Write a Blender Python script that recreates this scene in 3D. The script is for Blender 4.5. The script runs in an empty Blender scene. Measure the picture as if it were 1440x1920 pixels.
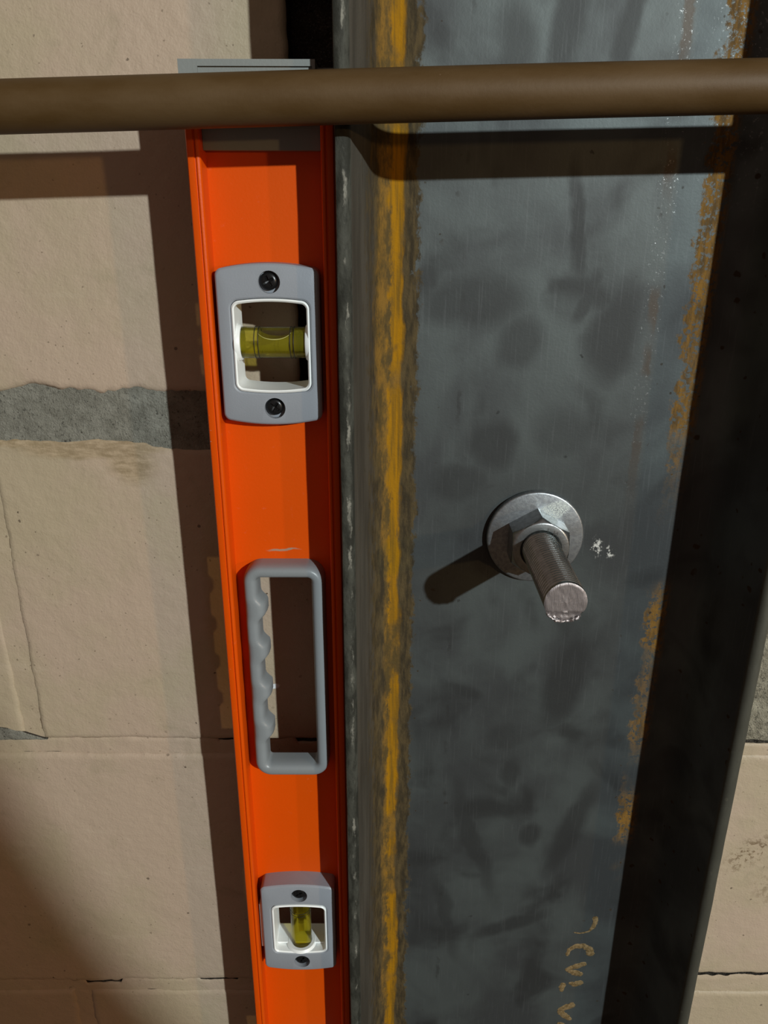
import bpy, bmesh, math, random
import numpy as np
from mathutils import Vector, Matrix

# ------------------------------------------------------------------ camera, world, lamps, exposure
scene = bpy.context.scene
COL = scene.collection
F_PX, PITCH, ROLL = 1450.0, math.radians(20.8), math.atan2(10, 3800)
cam_data = bpy.data.cameras.new('camera')
cam_data.sensor_fit = 'VERTICAL'
cam_data.sensor_height = 24.0
cam_data.lens = 24.0 * F_PX / 1920.0
cam_data.clip_start = 0.005
camera = bpy.data.objects.new('camera', cam_data)
COL.objects.link(camera)
camera.matrix_world = Matrix.Rotation(math.pi / 2 - PITCH, 4, 'X') @ Matrix.Rotation(ROLL, 4, 'Z')
scene.camera = camera

world = bpy.data.worlds.new('world')
scene.world = world
world.use_nodes = True
wb = world.node_tree.nodes['Background']
wb.inputs[0].default_value = (1.0, 0.70, 0.56, 1)
wb.inputs[1].default_value = 0.150


def aim(o, target):
    d = Vector(target) - o.location
    o.rotation_euler = d.to_track_quat('-Z', 'Y').to_euler()


# the torch / work light held up to the right of the camera (its cone edge shows low on the left wall)
sp = bpy.data.lights.new('work_light', 'SPOT')
sp.energy = 222
sp.color = (0.90, 0.99, 1.0)
sp.shadow_soft_size = 0.022
sp.spot_size = math.radians(59.2)
sp.spot_blend = 0.010
work_light = bpy.data.objects.new('work_light', sp)
work_light.location = (1.30, -1.65, 0.63)
aim(work_light, (1.03, 0.388, 0.20))
COL.objects.link(work_light)
# warm bulb further to the right
wl = bpy.data.lights.new('warm_bulb', 'POINT')
wl.energy = 40
wl.color = (1.0, 0.58, 0.22)
wl.shadow_soft_size = 0.04
warm_bulb = bpy.data.objects.new('warm_bulb', wl)
warm_bulb.location = (2.05, -1.55, 0.18)
COL.objects.link(warm_bulb)

scene.view_settings.view_transform = 'Standard'
scene.view_settings.look = 'None'
scene.view_settings.exposure = 0.0
scene.view_settings.gamma = 1.0
scene.view_settings.use_curve_mapping = False
scene.cycles.max_bounces = 6
scene.cycles.diffuse_bounces = 3
scene.cycles.glossy_bounces = 3
scene.cycles.transparent_max_bounces = 12
scene.cycles.caustics_reflective = False

S = 0.001          # everything below is written in millimetres
rnd = random.Random(5)


# ------------------------------------------------------------------ numpy noise
def _hash(ix, iy, seed):
    h = (ix.astype(np.int64) * 374761393 + iy.astype(np.int64) * 668265263 + seed * 974711) & 0x7fffffff
    h = (h ^ (h >> 13)) * 1274126177 & 0x7fffffff
    h = (h ^ (h >> 16)) & 0xffff
    return h / 65535.0


def vnoise(x, y, seed=0):
    x = np.asarray(x, float); y = np.asarray(y, float)
    ix = np.floor(x); iy = np.floor(y)
    fx = x - ix; fy = y - iy
    fx = fx * fx * (3 - 2 * fx); fy = fy * fy * (3 - 2 * fy)
    a = _hash(ix, iy, seed); b = _hash(ix + 1, iy, seed)
    c = _hash(ix, iy + 1, seed); d = _hash(ix + 1, iy + 1, seed)
    return (a * (1 - fx) + b * fx) * (1 - fy) + (c * (1 - fx) + d * fx) * fy


def fbm(x, y, seed=0, octv=4):
    s = 0; amp = 0.5; t = 0
    for i in range(octv):
        s = s + amp * vnoise(np.asarray(x) * 2 ** i, np.asarray(y) * 2 ** i, seed + i * 17)
        t += amp; amp *= 0.5
    return s / t - 0.5          # about -0.5 .. 0.5


# ------------------------------------------------------------------ mesh helpers
def obj(name, verts, faces, mat, parent=None, smooth=35, label=None, origin=None):
    me = bpy.data.meshes.new(name)
    v = np.asarray(verts, float) * S
    if origin is not None:
        v = v - np.asarray(origin, float) * S
    me.from_pydata([tuple(p) for p in v], [], [tuple(f) for f in faces])
    me.validate()
    bm = bmesh.new(); bm.from_mesh(me)
    bmesh.ops.recalc_face_normals(bm, faces=bm.faces)
    bm.to_mesh(me); bm.free()
    if smooth:
        me.shade_smooth()
        me.set_sharp_from_angle(angle=math.radians(smooth))
    me.materials.append(mat)
    o = bpy.data.objects.new(name, me)
    COL.objects.link(o)
    if parent is not None:
        o.parent = parent
        if origin is None:
            o.matrix_parent_inverse = parent.matrix_basis.inverted()
        else:
            o.location = np.asarray(origin, float) * S
            o.matrix_parent_inverse = parent.matrix_basis.inverted()
    elif origin is not None:
        o.location = np.asarray(origin, float) * S
    if label:
        o['label'] = label
    return o


def empty(name, loc, label, cat, group=None):
    o = bpy.data.objects.new(name, None)
    o.empty_display_size = 0.02
    o.location = np.asarray(loc, float) * S
    COL.objects.link(o)
    o['label'] = label; o['category'] = cat
    if group:
        o['group'] = group
    return o


class MB:
    def __init__(self):
        self.v = []; self.f = []

    def add(self, verts, faces):
        n = len(self.v)
        self.v += [tuple(p) for p in verts]
        self.f += [tuple(i + n for i in f) for f in faces]

    def box(self, x0, x1, y0, y1, z0, z1):
        self.add([(x0, y0, z0), (x1, y0, z0), (x1, y1, z0), (x0, y1, z0), (x0, y0, z1), (x1, y0, z1), (x1, y1, z1), (x0, y1, z1)],
                 [(0, 1, 2, 3), (4, 5, 6, 7), (0, 1, 5, 4), (1, 2, 6, 5), (2, 3, 7, 6), (3, 0, 4, 7)])

    def prism(self, poly, zs):          # poly: closed list of (x, y), extruded along z
        n = len(poly); vs = []; fs = []
        for z in zs:
            vs += [(p[0], p[1], z) for p in poly]
        for k in range(len(zs) - 1):
            for i in range(n):
                j = (i + 1) % n
                fs.append((k * n + i, k * n + j, (k + 1) * n + j, (k + 1) * n + i))
        fs.append(tuple(range(n))); fs.append(tuple((len(zs) - 1) * n + i for i in range(n)))
        self.add(vs, fs)

    def loops(self, loops, close_last=False, cap0=False, cap1=False):   # list of equal-length closed loops of 3d points
        n = len(loops[0]); vs = [p for l in loops for p in l]; fs = []
        L = len(loops)
        for k in range(L if close_last else L - 1):
            k2 = (k + 1) % L
            for i in range(n):
                j = (i + 1) % n
                fs.append((k * n + i, k * n + j, k2 * n + j, k2 * n + i))
        if cap0: fs.append(tuple(range(n)))
        if cap1: fs.append(tuple((L - 1) * n + i for i in range(n)))
        self.add(vs, fs)

    def tube(self, path, r, seg=12, cap=True):
        loops = []
        P = [Vector(p) for p in path]
        up = Vector((0, 0, 1))
        for i, p in enumerate(P):
            t = (P[min(i + 1, len(P) - 1)] - P[max(i - 1, 0)]).normalized()
            u = t.cross(up)
            if u.length < 1e-3: u = t.cross(Vector((1, 0, 0)))
            u.normalize(); w = u.cross(t)
            rr = r[i] if isinstance(r, (list, tuple)) else r
            loops.append([tuple(p + u * (rr * math.cos(a)) + w * (rr * math.sin(a))) for a in [2 * math.pi * k / seg for k in range(seg)]])
        self.loops(loops, cap0=cap, cap1=cap)

    def build(self, name, mat, parent=None, **k):
        return obj(name, self.v, self.f, mat, parent, **k)


def rrect(x0, x1, z0, z1, r, arch=0.0, k=7, m=13):
    """rounded rectangle in the XZ plane, top and bottom edges arched outward; always 4k+4m points"""
    cs = [(x1 - r, z1 - r, 0), (x0 + r, z1 - r, 90), (x0 + r, z0 + r, 180), (x1 - r, z0 + r, 270)]
    pts = []
    for i, (cx, cz, a0) in enumerate(cs):
        arc = [(cx + r * math.cos(math.radians(a0 + 90 * t / (k - 1))), cz + r * math.sin(math.radians(a0 + 90 * t / (k - 1)))) for t in range(k)]
        pts += arc
        n = cs[(i + 1) % 4]
        nx = (n[0] + r * math.cos(math.radians(n[2])), n[1] + r * math.sin(math.radians(n[2])))
        for t in range(1, m + 1):
            u = t / (m + 1)
            pts.append((arc[-1][0] * (1 - u) + nx[0] * u, arc[-1][1] * (1 - u) + nx[1] * u))
    xc, zc, hx = (x0 + x1) / 2, (z0 + z1) / 2, (x1 - x0) / 2
    out = []
    for x, z in pts:
        u = (x - xc) / hx
        w = max(-1, min(1, (z - zc) / (0.5 * (z1 - z0))))
        out.append((x, z + arch * (1 - u * u) * (abs(w) ** 6) * (1 if w > 0 else -1)))
    return out


# ------------------------------------------------------------------ material helpers
class NT:
    def __init__(self, name):
        self.m = bpy.data.materials.new(name); self.m.use_nodes = True
        self.t = self.m.node_tree
        self.n = self.t.nodes; self.l = self.t.links
        self.bsdf = self.n['Principled BSDF']
        self._pos = None

    def node(self, typ, ins=None, **attrs):
        nd = self.n.new(typ)
        for k, v in attrs.items(): setattr(nd, k, v)
        for k, v in (ins or {}).items(): self.put(nd.inputs[k], v)
        return nd

    def put(self, sock, v):
        if hasattr(v, 'is_output'): self.l.new(v, sock)
        else: sock.default_value = v

    @property
    def pos(self):                       # position in millimetres
        if self._pos is None:
            g = self.node('ShaderNodeNewGeometry')
            self._pos = self.node('ShaderNodeVectorMath', {0: g.outputs['Position'], 'Scale': 1000.0}, operation='SCALE').outputs[0]
        return self._pos

    def sep(self, v):
        s = self.node('ShaderNodeSeparateXYZ', {0: v}); return s.outputs

    def math(self, op, a, b=0.0, c=0.0, clamp=False):
        return self.node('ShaderNodeMath', {0: a, 1: b, 2: c}, operation=op, use_clamp=clamp).outputs[0]

    def add(self, a, b): return self.math('ADD', a, b)
    def mul(self, a, b): return self.math('MULTIPLY', a, b)
    def mx(self, a, b): return self.math('MAXIMUM', a, b)

    def sm(self, x, a, b, to0=0.0, to1=1.0):
        return self.node('ShaderNodeMapRange', {0: x, 1: a, 2: b, 3: to0, 4: to1}, interpolation_type='SMOOTHSTEP').outputs[0]

    def noise(self, scale, detail=4.0, rough=0.55, vec=None, dist=0.0, stretch=None):
        v = vec if vec is not None else self.pos
        if stretch:
            v = self.node('ShaderNodeVectorMath', {0: v, 1: stretch}, operation='MULTIPLY').outputs[0]
        return self.node('ShaderNodeTexNoise', {'Vector': v, 'Scale': scale, 'Detail': detail, 'Roughness': rough, 'Distortion': dist}).outputs[0]

    def voro(self, scale, vec=None, rand=1.0, stretch=None):
        v = vec if vec is not None else self.pos
        if stretch:
            v = self.node('ShaderNodeVectorMath', {0: v, 1: stretch}, operation='MULTIPLY').outputs[0]
        nd = self.node('ShaderNodeTexVoronoi', {'Vector': v, 'Scale': scale, 'Randomness': rand})
        return nd.outputs['Distance'], nd.outputs['Color']

    def warp(self, scale, amount, detail=3.0):
        nd = self.node('ShaderNodeTexNoise', {'Vector': self.pos, 'Scale': scale, 'Detail': detail})
        c = self.node('ShaderNodeVectorMath', {0: nd.outputs['Color'], 1: (0.5, 0.5, 0.5)}, operation='SUBTRACT').outputs[0]
        s = self.node('ShaderNodeVectorMath', {0: c, 'Scale': amount}, operation='SCALE').outputs[0]
        return self.node('ShaderNodeVectorMath', {0: self.pos, 1: s}, operation='ADD').outputs[0]

    def blob(self, vec, cx, cz, rx, rz, ang=0.0, soft=0.6):
        mp = self.node('ShaderNodeMapping', {'Vector': vec, 'Location': (cx, 0, cz), 'Rotation': (0, -math.radians(ang), 0), 'Scale': (rx, 1e5, rz)}, vector_type='TEXTURE')
        ln = self.node('ShaderNodeVectorMath', {0: mp.outputs[0]}, operation='LENGTH').outputs['Value']
        return self.sm(ln, 1.0 - soft, 1.0 + soft, 1.0, 0.0)

    def mix(self, fac, a, b):
        def col(c): return c if hasattr(c, 'is_output') else (*c[:3], 1.0)
        nd = self.node('ShaderNodeMix', data_type='RGBA')
        self.put(nd.inputs[0], fac); self.put(nd.inputs[6], col(a)); self.put(nd.inputs[7], col(b))
        return nd.outputs[2]

    def mixf(self, fac, a, b):
        nd = self.node('ShaderNodeMix', data_type='FLOAT')
        self.put(nd.inputs[0], fac); self.put(nd.inputs[2], a); self.put(nd.inputs[3], b)
        return nd.outputs[0]

    def bump(self, h, dist_mm, strength=1.0, normal=None):
        nd = self.node('ShaderNodeBump', {'Height': h, 'Distance': dist_mm * S, 'Strength': strength})
        if normal is not None: self.put(nd.inputs['Normal'], normal)
        return nd.outputs[0]

    def out(self, color=None, rough=None, metal=None, normal=None, **kw):
        b = self.bsdf
        if color is not None: self.put(b.inputs['Base Color'], color if hasattr(color, 'is_output') else (*color[:3], 1))
        if rough is not None: self.put(b.inputs['Roughness'], rough)
        if metal is not None: self.put(b.inputs['Metallic'], metal)
        if normal is not None: self.put(b.inputs['Normal'], normal)
        for k, v in kw.items(): self.put(b.inputs[k.replace('_', ' ')], v)
        return self.m


def sparse_dots(n, scale, keep, r0, r1, vec=None):
    """round pits: a share of the cells carries a dot"""
    d, c = n.voro(scale, vec)
    s = n.sep(c)
    on = n.math('LESS_THAN', s[0], keep)
    rad = n.mixf(s[1], r0 * scale, r1 * scale)
    inside = n.sm(n.math('DIVIDE', d, rad), 0.65, 1.0, 1.0, 0.0)
    return n.mul(inside, on)


def mat_paint():
    n = NT('painted_block')
    x, y, z = n.sep(n.pos)
    w = n.warp(0.05, 8.0)
    big = n.noise(0.011, 5, 0.6)
    col = n.mix(n.sm(big, 0.40, 0.62), (0.455, 0.352, 0.262), (0.42, 0.345, 0.235))
    st = n.noise(0.03, 6, 0.65, dist=0.6)
    col = n.mix(n.mul(n.sm(st, 0.56, 0.76), 0.45), col, (0.30, 0.255, 0.165))
    br = n.noise(0.10, 5, 0.6, stretch=(0.25, 1, 1.0))
    col = n.mix(n.mul(n.sm(br, 0.58, 0.75), 0.30), col, (0.52, 0.43, 0.32))
    cl = n.sm(n.noise(0.014, 3, 0.5), 0.46, 0.62)
    wd = n.warp(0.6, 1.6, 3)
    dots = n.mx(n.mul(sparse_dots(n, 0.12, 0.55, 0.4, 1.5, wd), cl), sparse_dots(n, 0.06, 0.38, 0.4, 1.3, wd))
    tiny = n.mul(sparse_dots(n, 0.30, 0.32, 0.25, 0.8, wd), n.sm(n.noise(0.02, 2, 0.5), 0.40, 0.56))
    col = n.mix(n.mul(dots, 0.8), col, (0.10, 0.075, 0.05))
    col = n.mix(n.mul(tiny, 0.7), col, (0.16, 0.12, 0.08))
    # bare tan block under the open mortar joint, where the paint came away
    tan = n.mx(n.blob(w, -150, -112, 40, 7, 0, 0.25), n.blob(w, -132, -121, 12, 10, 0, 0.5))
    tan = n.mx(tan, n.mul(n.blob(w, -190, -109, 22, 3.5, 0, 0.3), 1.0))
    tn = n.noise(0.25, 4, 0.6, stretch=(0.4, 1, 1.4))
    tanc = n.mix(n.sm(tn, 0.35, 0.7), (0.25, 0.185, 0.10), (0.44, 0.34, 0.22))
    col = n.mix(n.mul(tan, 0.8), col, tanc)
    # splash of white paint, rusty brown stains right of the steel, warm bulb light through the grip painted beside the level
    col = n.mix(n.blob(w, -65.5, -258.5, 4, 1.9, 20, 0.25), col, (0.80, 0.84, 0.86))
    sp1 = n.mx(n.blob(w, 236, -382, 16, 9, 50, 0.6), n.blob(w, 268, -402, 22, 14, 40, 0.7))
    sp1 = n.mul(sp1, n.sm(n.noise(0.28, 4, 0.7), 0.48, 0.60))
    col = n.mix(n.mul(sp1, 0.75), col, (0.12, 0.07, 0.03))
    bulb_patch = n.blob(w, -93, -215, 7, 50, 0, 0.5)
    col = n.mix(n.mul(bulb_patch, 0.55), col, (0.33, 0.24, 0.10))
    h = n.add(n.mul(n.noise(0.9, 3, 0.6), 0.35), n.mul(n.noise(0.16, 3, 0.6), 1.0))
    nor = n.bump(h, 0.7, 0.75)
    nor = n.bump(sparse_dots(n, 0.06, 0.38, 0.4, 1.3, wd), -0.7, 0.8, nor)
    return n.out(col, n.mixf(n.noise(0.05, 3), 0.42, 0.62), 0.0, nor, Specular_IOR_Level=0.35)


def mat_mortar(name, base=(0.25, 0.245, 0.205), lo=(0.15, 0.145, 0.118), relief=1.3):
    n = NT(name)
    f = n.noise(0.09, 6, 0.65)
    col = n.mix(n.sm(f, 0.3, 0.7), lo, base)
    sand = n.noise(1.1, 4, 0.7)
    grit = n.noise(0.45, 5, 0.75)
    col = n.mix(n.mul(n.sm(grit, 0.54, 0.66), 0.75), col, tuple(c * 0.35 for c in lo))
    col = n.mix(n.mul(n.sm(sand, 0.5, 0.75), 0.45), col, (0.30, 0.29, 0.25))
    pits = sparse_dots(n, 0.35, 0.30, 0.35, 0.8)
    col = n.mix(n.mul(pits, 0.7), col, (0.04, 0.036, 0.03))
    h = n.add(n.mul(n.noise(1.1, 2, 0.7), 0.5), n.noise(0.3, 4, 0.65))
    return n.out(col, 0.92, 0.0, n.bump(h, relief, 0.9), Specular_IOR_Level=0.15)


def mat_steel():
    n = NT('mill_scale_steel')
    x, y, z = n.sep(n.pos)
    w = n.warp(0.035, 16.0)
    wf = n.warp(0.30, 3.4, 5)
    wx, wy, wz = n.sep(wf)
    big = n.noise(0.018, 4, 0.5, dist=0.4)
    base = n.mix(n.sm(big, 0.34, 0.66), (0.056, 0.061, 0.062), (0.092, 0.107, 0.105))
    rough = n.mixf(n.sm(big, 0.34, 0.66), 0.58, 0.52)
    # oily thumb prints and smears
    smear = n.sm(n.noise(0.026, 3, 0.45, dist=0.5), 0.50, 0.72)
    for (cx, cz, rx, rz, a, s) in [(42, -36, 26, 13, 0, .9), (66, -55, 12, 13, 0, .8), (110, -52, 12, 24, -14, 1), (88, -4, 4.5, 24, 4, 1), (95, -33, 5, 14, -14, .9),
                                   (76, 74, 7, 20, -10, .9), (101, 74, 5, 22, -12, .9), (54, 70, 9, 18, 0, .7), (54, -108, 11, 15, 20, .9), (89, -102, 14, 14, 0, .6), (38, -128, 14, 10, 0, .8),
                                   (104, -245, 12, 32, -10, 1), (116, -352, 8, 34, -20, .9), (76, -312, 6, 10, 0, .8), (90, -358, 6, 9, 0, .9), (56, -362, 6, 46, 18, .8),
                                   (82, -432, 26, 6, 28, .9), (40, -425, 5, 34, 14, .7), (72, -285, 12, 10, 0, .6), (40, -262, 10, 6, 0, .6), (90, -150, 60, 34, 0, .45)]:
        smear = n.mx(smear, n.mul(n.blob(w, cx, cz, rx, rz, a, 0.45), s))
    base = n.mix(n.mul(smear, 0.85), base, (0.035, 0.037, 0.037))
    rough = n.mixf(n.mul(smear, 0.8), rough, 0.60)
    # fine vertical scuffs
    scuff = n.noise(0.9, 3, 0.6, stretch=(1, 1, 0.04))
    base = n.mix(n.mul(n.sm(scuff, 0.55, 0.72), 0.14), base, (0.17, 0.18, 0.185))
    # brown roll seams running along the web
    seamn = n.noise(0.05, 4, 0.6)
    sr = n.mul(n.sm(n.math('ABSOLUTE', n.add(wx, -127.5)), 1.4, 3.0, 1, 0), n.sm(n.noise(0.03, 2), 0.36, 0.5))
    sr = n.mul(sr, n.sm(z, -150, -90))
    base = n.mix(n.mul(sr, 0.85), base, (0.066, 0.052, 0.040))
    sl = n.mul(n.sm(n.math('ABSOLUTE', n.add(wx, -37)), 0.5, 1.6, 1, 0), n.sm(seamn, 0.5, 0.62))
    base = n.mix(n.mul(sl, 0.5), base, (0.035, 0.036, 0.035))
    # spots of rust and pitting, thicker towards the fillets
    near = n.mx(n.sm(x, 46, 14), n.sm(x, 108, 150))
    spots = n.mx(n.mul(sparse_dots(n, 0.13, 0.6, 0.6, 2.0, wf), n.mul(near, n.sm(n.noise(0.04, 3), 0.36, 0.48))),
                 n.mul(sparse_dots(n, 0.055, 0.25, 0.6, 1.7, wf), 0.8))
    base = n.mix(n.mul(spots, 0.9), base, n.mix(near, (0.028, 0.029, 0.028), (0.042, 0.025, 0.010)))
    # brown band along the left fillet, then bright rust in the fillet itself
    ragg = n.add(x, n.mul(n.add(n.noise(0.16, 6, 0.68, stretch=(1, 1, 0.7)), -0.5), 15.0))
    brown = n.mul(n.sm(ragg, 14.5, 16.5, 1, 0), n.sm(ragg, -8.5, -4))
    rn = n.noise(0.22, 6, 0.65, stretch=(1.6, 1, 0.35))
    bcol = n.mix(n.sm(rn, 0.35, 0.68), (0.042, 0.033, 0.020), (0.10, 0.072, 0.034))
    ragg2 = n.add(x, n.mul(n.add(n.noise(0.05, 5, 0.6, stretch=(1.6, 1, 0.5)), -0.5), 9.0))
    ragg3 = n.add(ragg2, n.mul(n.add(rn, -0.5), 5.0))
    low = n.sm(z, -40, -220)
    lim = n.mixf(low, -4.5, -1.5)
    orange = n.mul(n.sm(ragg3, 9.6, 7.4, 0, 1), n.sm(n.math('SUBTRACT', ragg3, lim), 0.0, 3.0))
    gap = n.sm(n.noise(0.10, 4, 0.6, stretch=(2.2, 1, 0.28)), 0.64, 0.72)
    orange = n.mul(orange, n.math('SUBTRACT', 1.0, n.mul(gap, 0.8)))
    stripe = n.noise(0.30, 4, 0.6, stretch=(1.8, 1, 0.10))
    mott = n.noise(0.16, 6, 0.72, stretch=(1.2, 1, 0.45))
    dull = n.mix(n.sm(mott, 0.38, 0.62), (0.085, 0.058, 0.022), (0.21, 0.115, 0.024))
    vivid = n.mix(n.sm(stripe, 0.36, 0.64), (0.185, 0.098, 0.012), (0.33, 0.155, 0.006))
    right_half = n.sm(n.add(x, n.mul(n.add(mott, -0.5), 12.0)), 1.2, 3.6)
    ocol = n.mix(n.mul(right_half, n.sm(n.noise(0.028, 4, 0.6), 0.34, 0.46)), dull, vivid)
    ocol = n.mix(n.mul(n.sm(rn, 0.58, 0.72), 0.55), ocol, (0.060, 0.042, 0.020))
    # inner face and toe of the left flange: flat brown grey
    fl = n.mul(n.sm(y, 376.5, 372, 0, 1), n.sm(x, 60, 40))
    base = n.mix(n.mul(fl, 0.85), base, n.mix(n.sm(n.noise(0.1, 4, 0.6, stretch=(1, 1, 0.12)), 0.35, 0.65), (0.052, 0.043, 0.031), (0.085, 0.072, 0.054)))
    toe = n.sm(y, 331.5, 329.5)
    toec = n.mix(n.sm(n.noise(0.22, 5, 0.6, stretch=(1, 1, 0.25)), 0.4, 0.62), (0.022, 0.023, 0.018), (0.062, 0.064, 0.052))
    toec = n.mix(n.mul(n.sm(x, 90, 120), 0.7), toec, (0.105, 0.102, 0.078))
    base = n.mix(n.mul(toe, 0.9), base, toec)
    toe_highlight = n.mul(n.mul(toe, n.sm(n.math('ABSOLUTE', n.add(wx, 15.6)), 0.3, 0.9, 1, 0)), n.sm(n.noise(0.12, 5, 0.7, stretch=(1, 1, 0.4)), 0.5, 0.64))
    base = n.mix(n.mul(toe_highlight, 0.85), base, (0.26, 0.25, 0.21))  # highlight along the inner toe corner, painted as a pale broken line
    # rust along the right fillet
    rr = n.add(x, n.mul(n.add(n.noise(0.10, 6, 0.7), -0.5), 22.0))
    gate = n.sm(n.noise(0.018, 3, 0.5), 0.36, 0.56)
    rust_r = n.mul(n.mul(n.sm(rr, 143.5, 146.0), n.sm(z, -397, -393)), n.mx(gate, n.sm(z, -160, -40)))
    rust_r = n.mul(rust_r, n.sm(x, 158, 153))
    rust_r = n.mul(rust_r, n.sm(n.noise(0.4, 5, 0.7), 0.40, 0.50))
    rcol = n.mix(n.sm(rn, 0.35, 0.65), (0.105, 0.060, 0.020), (0.25, 0.125, 0.022))
    # flecks of white plaster beside the washer
    fleck = n.mul(n.mx(n.blob(wf, 113, -163, 3.2, 5.5, 0, 0.4), n.blob(wf, 120.5, -166, 2.5, 3.5, 0, 0.4)), n.sm(n.noise(0.38, 5, 0.75), 0.52, 0.60))
    col = n.mix(brown, base, bcol)
    col = n.mix(orange, col, ocol)
    col = n.mix(n.mul(rust_r, 0.9), col, rcol)
    col = n.mix(fleck, col, (0.62, 0.62, 0.58))
    rusty = n.math('MAXIMUM', n.mx(n.mx(brown, orange), n.mx(rust_r, n.mul(spots, 0.8))), n.mx(fleck, n.mul(fl, 0.7)), clamp=True)
    metal = n.mixf(rusty, 0.46, 0.03)
    rough = n.mixf(rusty, rough, 0.75)
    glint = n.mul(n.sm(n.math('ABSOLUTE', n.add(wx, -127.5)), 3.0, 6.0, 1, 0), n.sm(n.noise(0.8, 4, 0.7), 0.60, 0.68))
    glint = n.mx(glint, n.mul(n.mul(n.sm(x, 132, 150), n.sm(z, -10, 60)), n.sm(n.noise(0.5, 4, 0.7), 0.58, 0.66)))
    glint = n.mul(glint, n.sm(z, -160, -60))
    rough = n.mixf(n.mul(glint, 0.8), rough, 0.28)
    col = n.mix(n.mul(glint, 0.75), col, (0.24, 0.25, 0.25))  # sparkle on the steel painted into the colour as well
    # relief kept to two plain noises (a bump evaluates its height three times); rust raises its strength
    nor = n.bump(n.add(n.mul(n.noise(0.55, 3, 0.65), 0.8), n.mul(n.noise(0.05, 1, 0.5), 0.6)), 0.55, n.mixf(n.mx(rusty, glint), 0.12, 0.75))
    return n.out(col, rough, metal, nor, Specular_IOR_Level=n.mixf(rusty, 0.42, 0.06))


def mat_simple(name, color, rough=0.5, metal=0.0, bscale=0.8, bdist=0.15, var=0.06, **kw):
    n = NT(name)
    f = n.noise(0.06, 4, 0.6)
    lo = tuple(c * (1 - var) for c in color); hi = tuple(min(1, c * (1 + var)) for c in color)
    col = n.mix(f, lo, hi)
    return n.out(col, n.mixf(n.noise(0.12, 3), max(0.02, rough - 0.06), rough + 0.06), metal, n.bump(n.noise(bscale, 4, 0.6), bdist, 0.6), **kw)


def mat_orange():
    n = NT('orange_enamel')
    w = n.warp(0.2, 3.0)
    col = n.mix(n.noise(0.03, 4), (0.66, 0.072, 0.0005), (0.71, 0.082, 0.001))
    sc = n.mx(n.blob(w, -50, -155.5, 7.0, 0.55, 3, 0.4), n.blob(w, -54, -156.0, 3.2, 0.6, 0, 0.4))
    col = n.mix(n.mul(sc, 0.85), col, (0.33, 0.27, 0.20))
    nick = n.mul(n.sm(n.noise(0.35, 5, 0.7), 0.69, 0.73), n.sm(n.sep(n.pos)[0], -78.0, -80.0))
    col = n.mix(nick, col, (0.40, 0.30, 0.24))
    dust = n.sm(n.noise(0.25, 5, 0.7), 0.6, 0.8)
    col = n.mix(n.mul(dust, 0.10), col, (0.75, 0.45, 0.35))
    return n.out(col, 0.42, 0.0, n.bump(n.noise(0.7, 4, 0.6), 0.12, 0.5), Specular_IOR_Level=0.22)


def mat_vial(name, color, haze):
    """acrylic vial: light and sight pass straight through, tinted, with a glossy skin"""
    n = NT(name)
    n.n.remove(n.bsdf)
    tr = n.node('ShaderNodeBsdfTransparent', {0: (*color, 1)})
    tl = n.node('ShaderNodeBsdfTranslucent', {0: (color[0] * 0.9, color[1] * 0.85, color[2] * 0.3, 1)})
    gl = n.node('ShaderNodeBsdfGlossy', {'Color': (1, 1, 1, 1), 'Roughness': 0.06})
    lw = n.node('ShaderNodeLayerWeight', {'Blend': 0.22})
    df = n.node('ShaderNodeBsdfDiffuse', {0: (color[0] * 0.75, color[1] * 0.72, color[2] * 0.12, 1)})
    hz = n.node('ShaderNodeMixShader', {0: 0.55, 1: tl.outputs[0], 2: df.outputs[0]})
    m1 = n.node('ShaderNodeMixShader', {0: haze, 1: tr.outputs[0], 2: hz.outputs[0]})
    m2 = n.node('ShaderNodeMixShader', {0: n.mul(lw.outputs['Fresnel'], 0.75), 1: m1.outputs[0], 2: gl.outputs[0]})
    out = [q for q in n.n if q.type == 'OUTPUT_MATERIAL'][0]
    n.l.new(m2.outputs[0], out.inputs[0])
    return n.m


def mat_copper():
    n = NT('dull_brown_pipe')
    st = n.noise(0.05, 5, 0.6, stretch=(0.35, 1, 1))
    col = n.mix(n.sm(st, 0.35, 0.68), (0.075, 0.040, 0.011), (0.098, 0.058, 0.023))
    sc = n.sm(n.noise(0.16, 5, 0.7, stretch=(0.5, 1, 1)), 0.70, 0.76)
    col = n.mix(n.mul(sc, 0.6), col, (0.34, 0.24, 0.17))
    return n.out(col, n.mixf(st, 0.50, 0.64), 0.10, n.bump(n.noise(0.5, 4, 0.6), 0.12, 0.5), Specular_IOR_Level=0.28)


def mat_zinc(name, color, rough, streak=(1, 1, 1), scale=0.35, metal=1.0, bd=0.12):
    n = NT(name)
    f = n.noise(scale, 5, 0.65, stretch=streak)
    col = n.mix(n.sm(f, 0.3, 0.7), tuple(c * 0.72 for c in color), color)
    d = n.noise(0.09, 4, 0.6)
    col = n.mix(n.mul(n.sm(d, 0.55, 0.75), 0.35), col, (0.20, 0.17, 0.13))
    return n.out(col, n.mixf(f, rough + 0.08, rough - 0.06), metal, n.bump(f, bd, 0.8))


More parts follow.
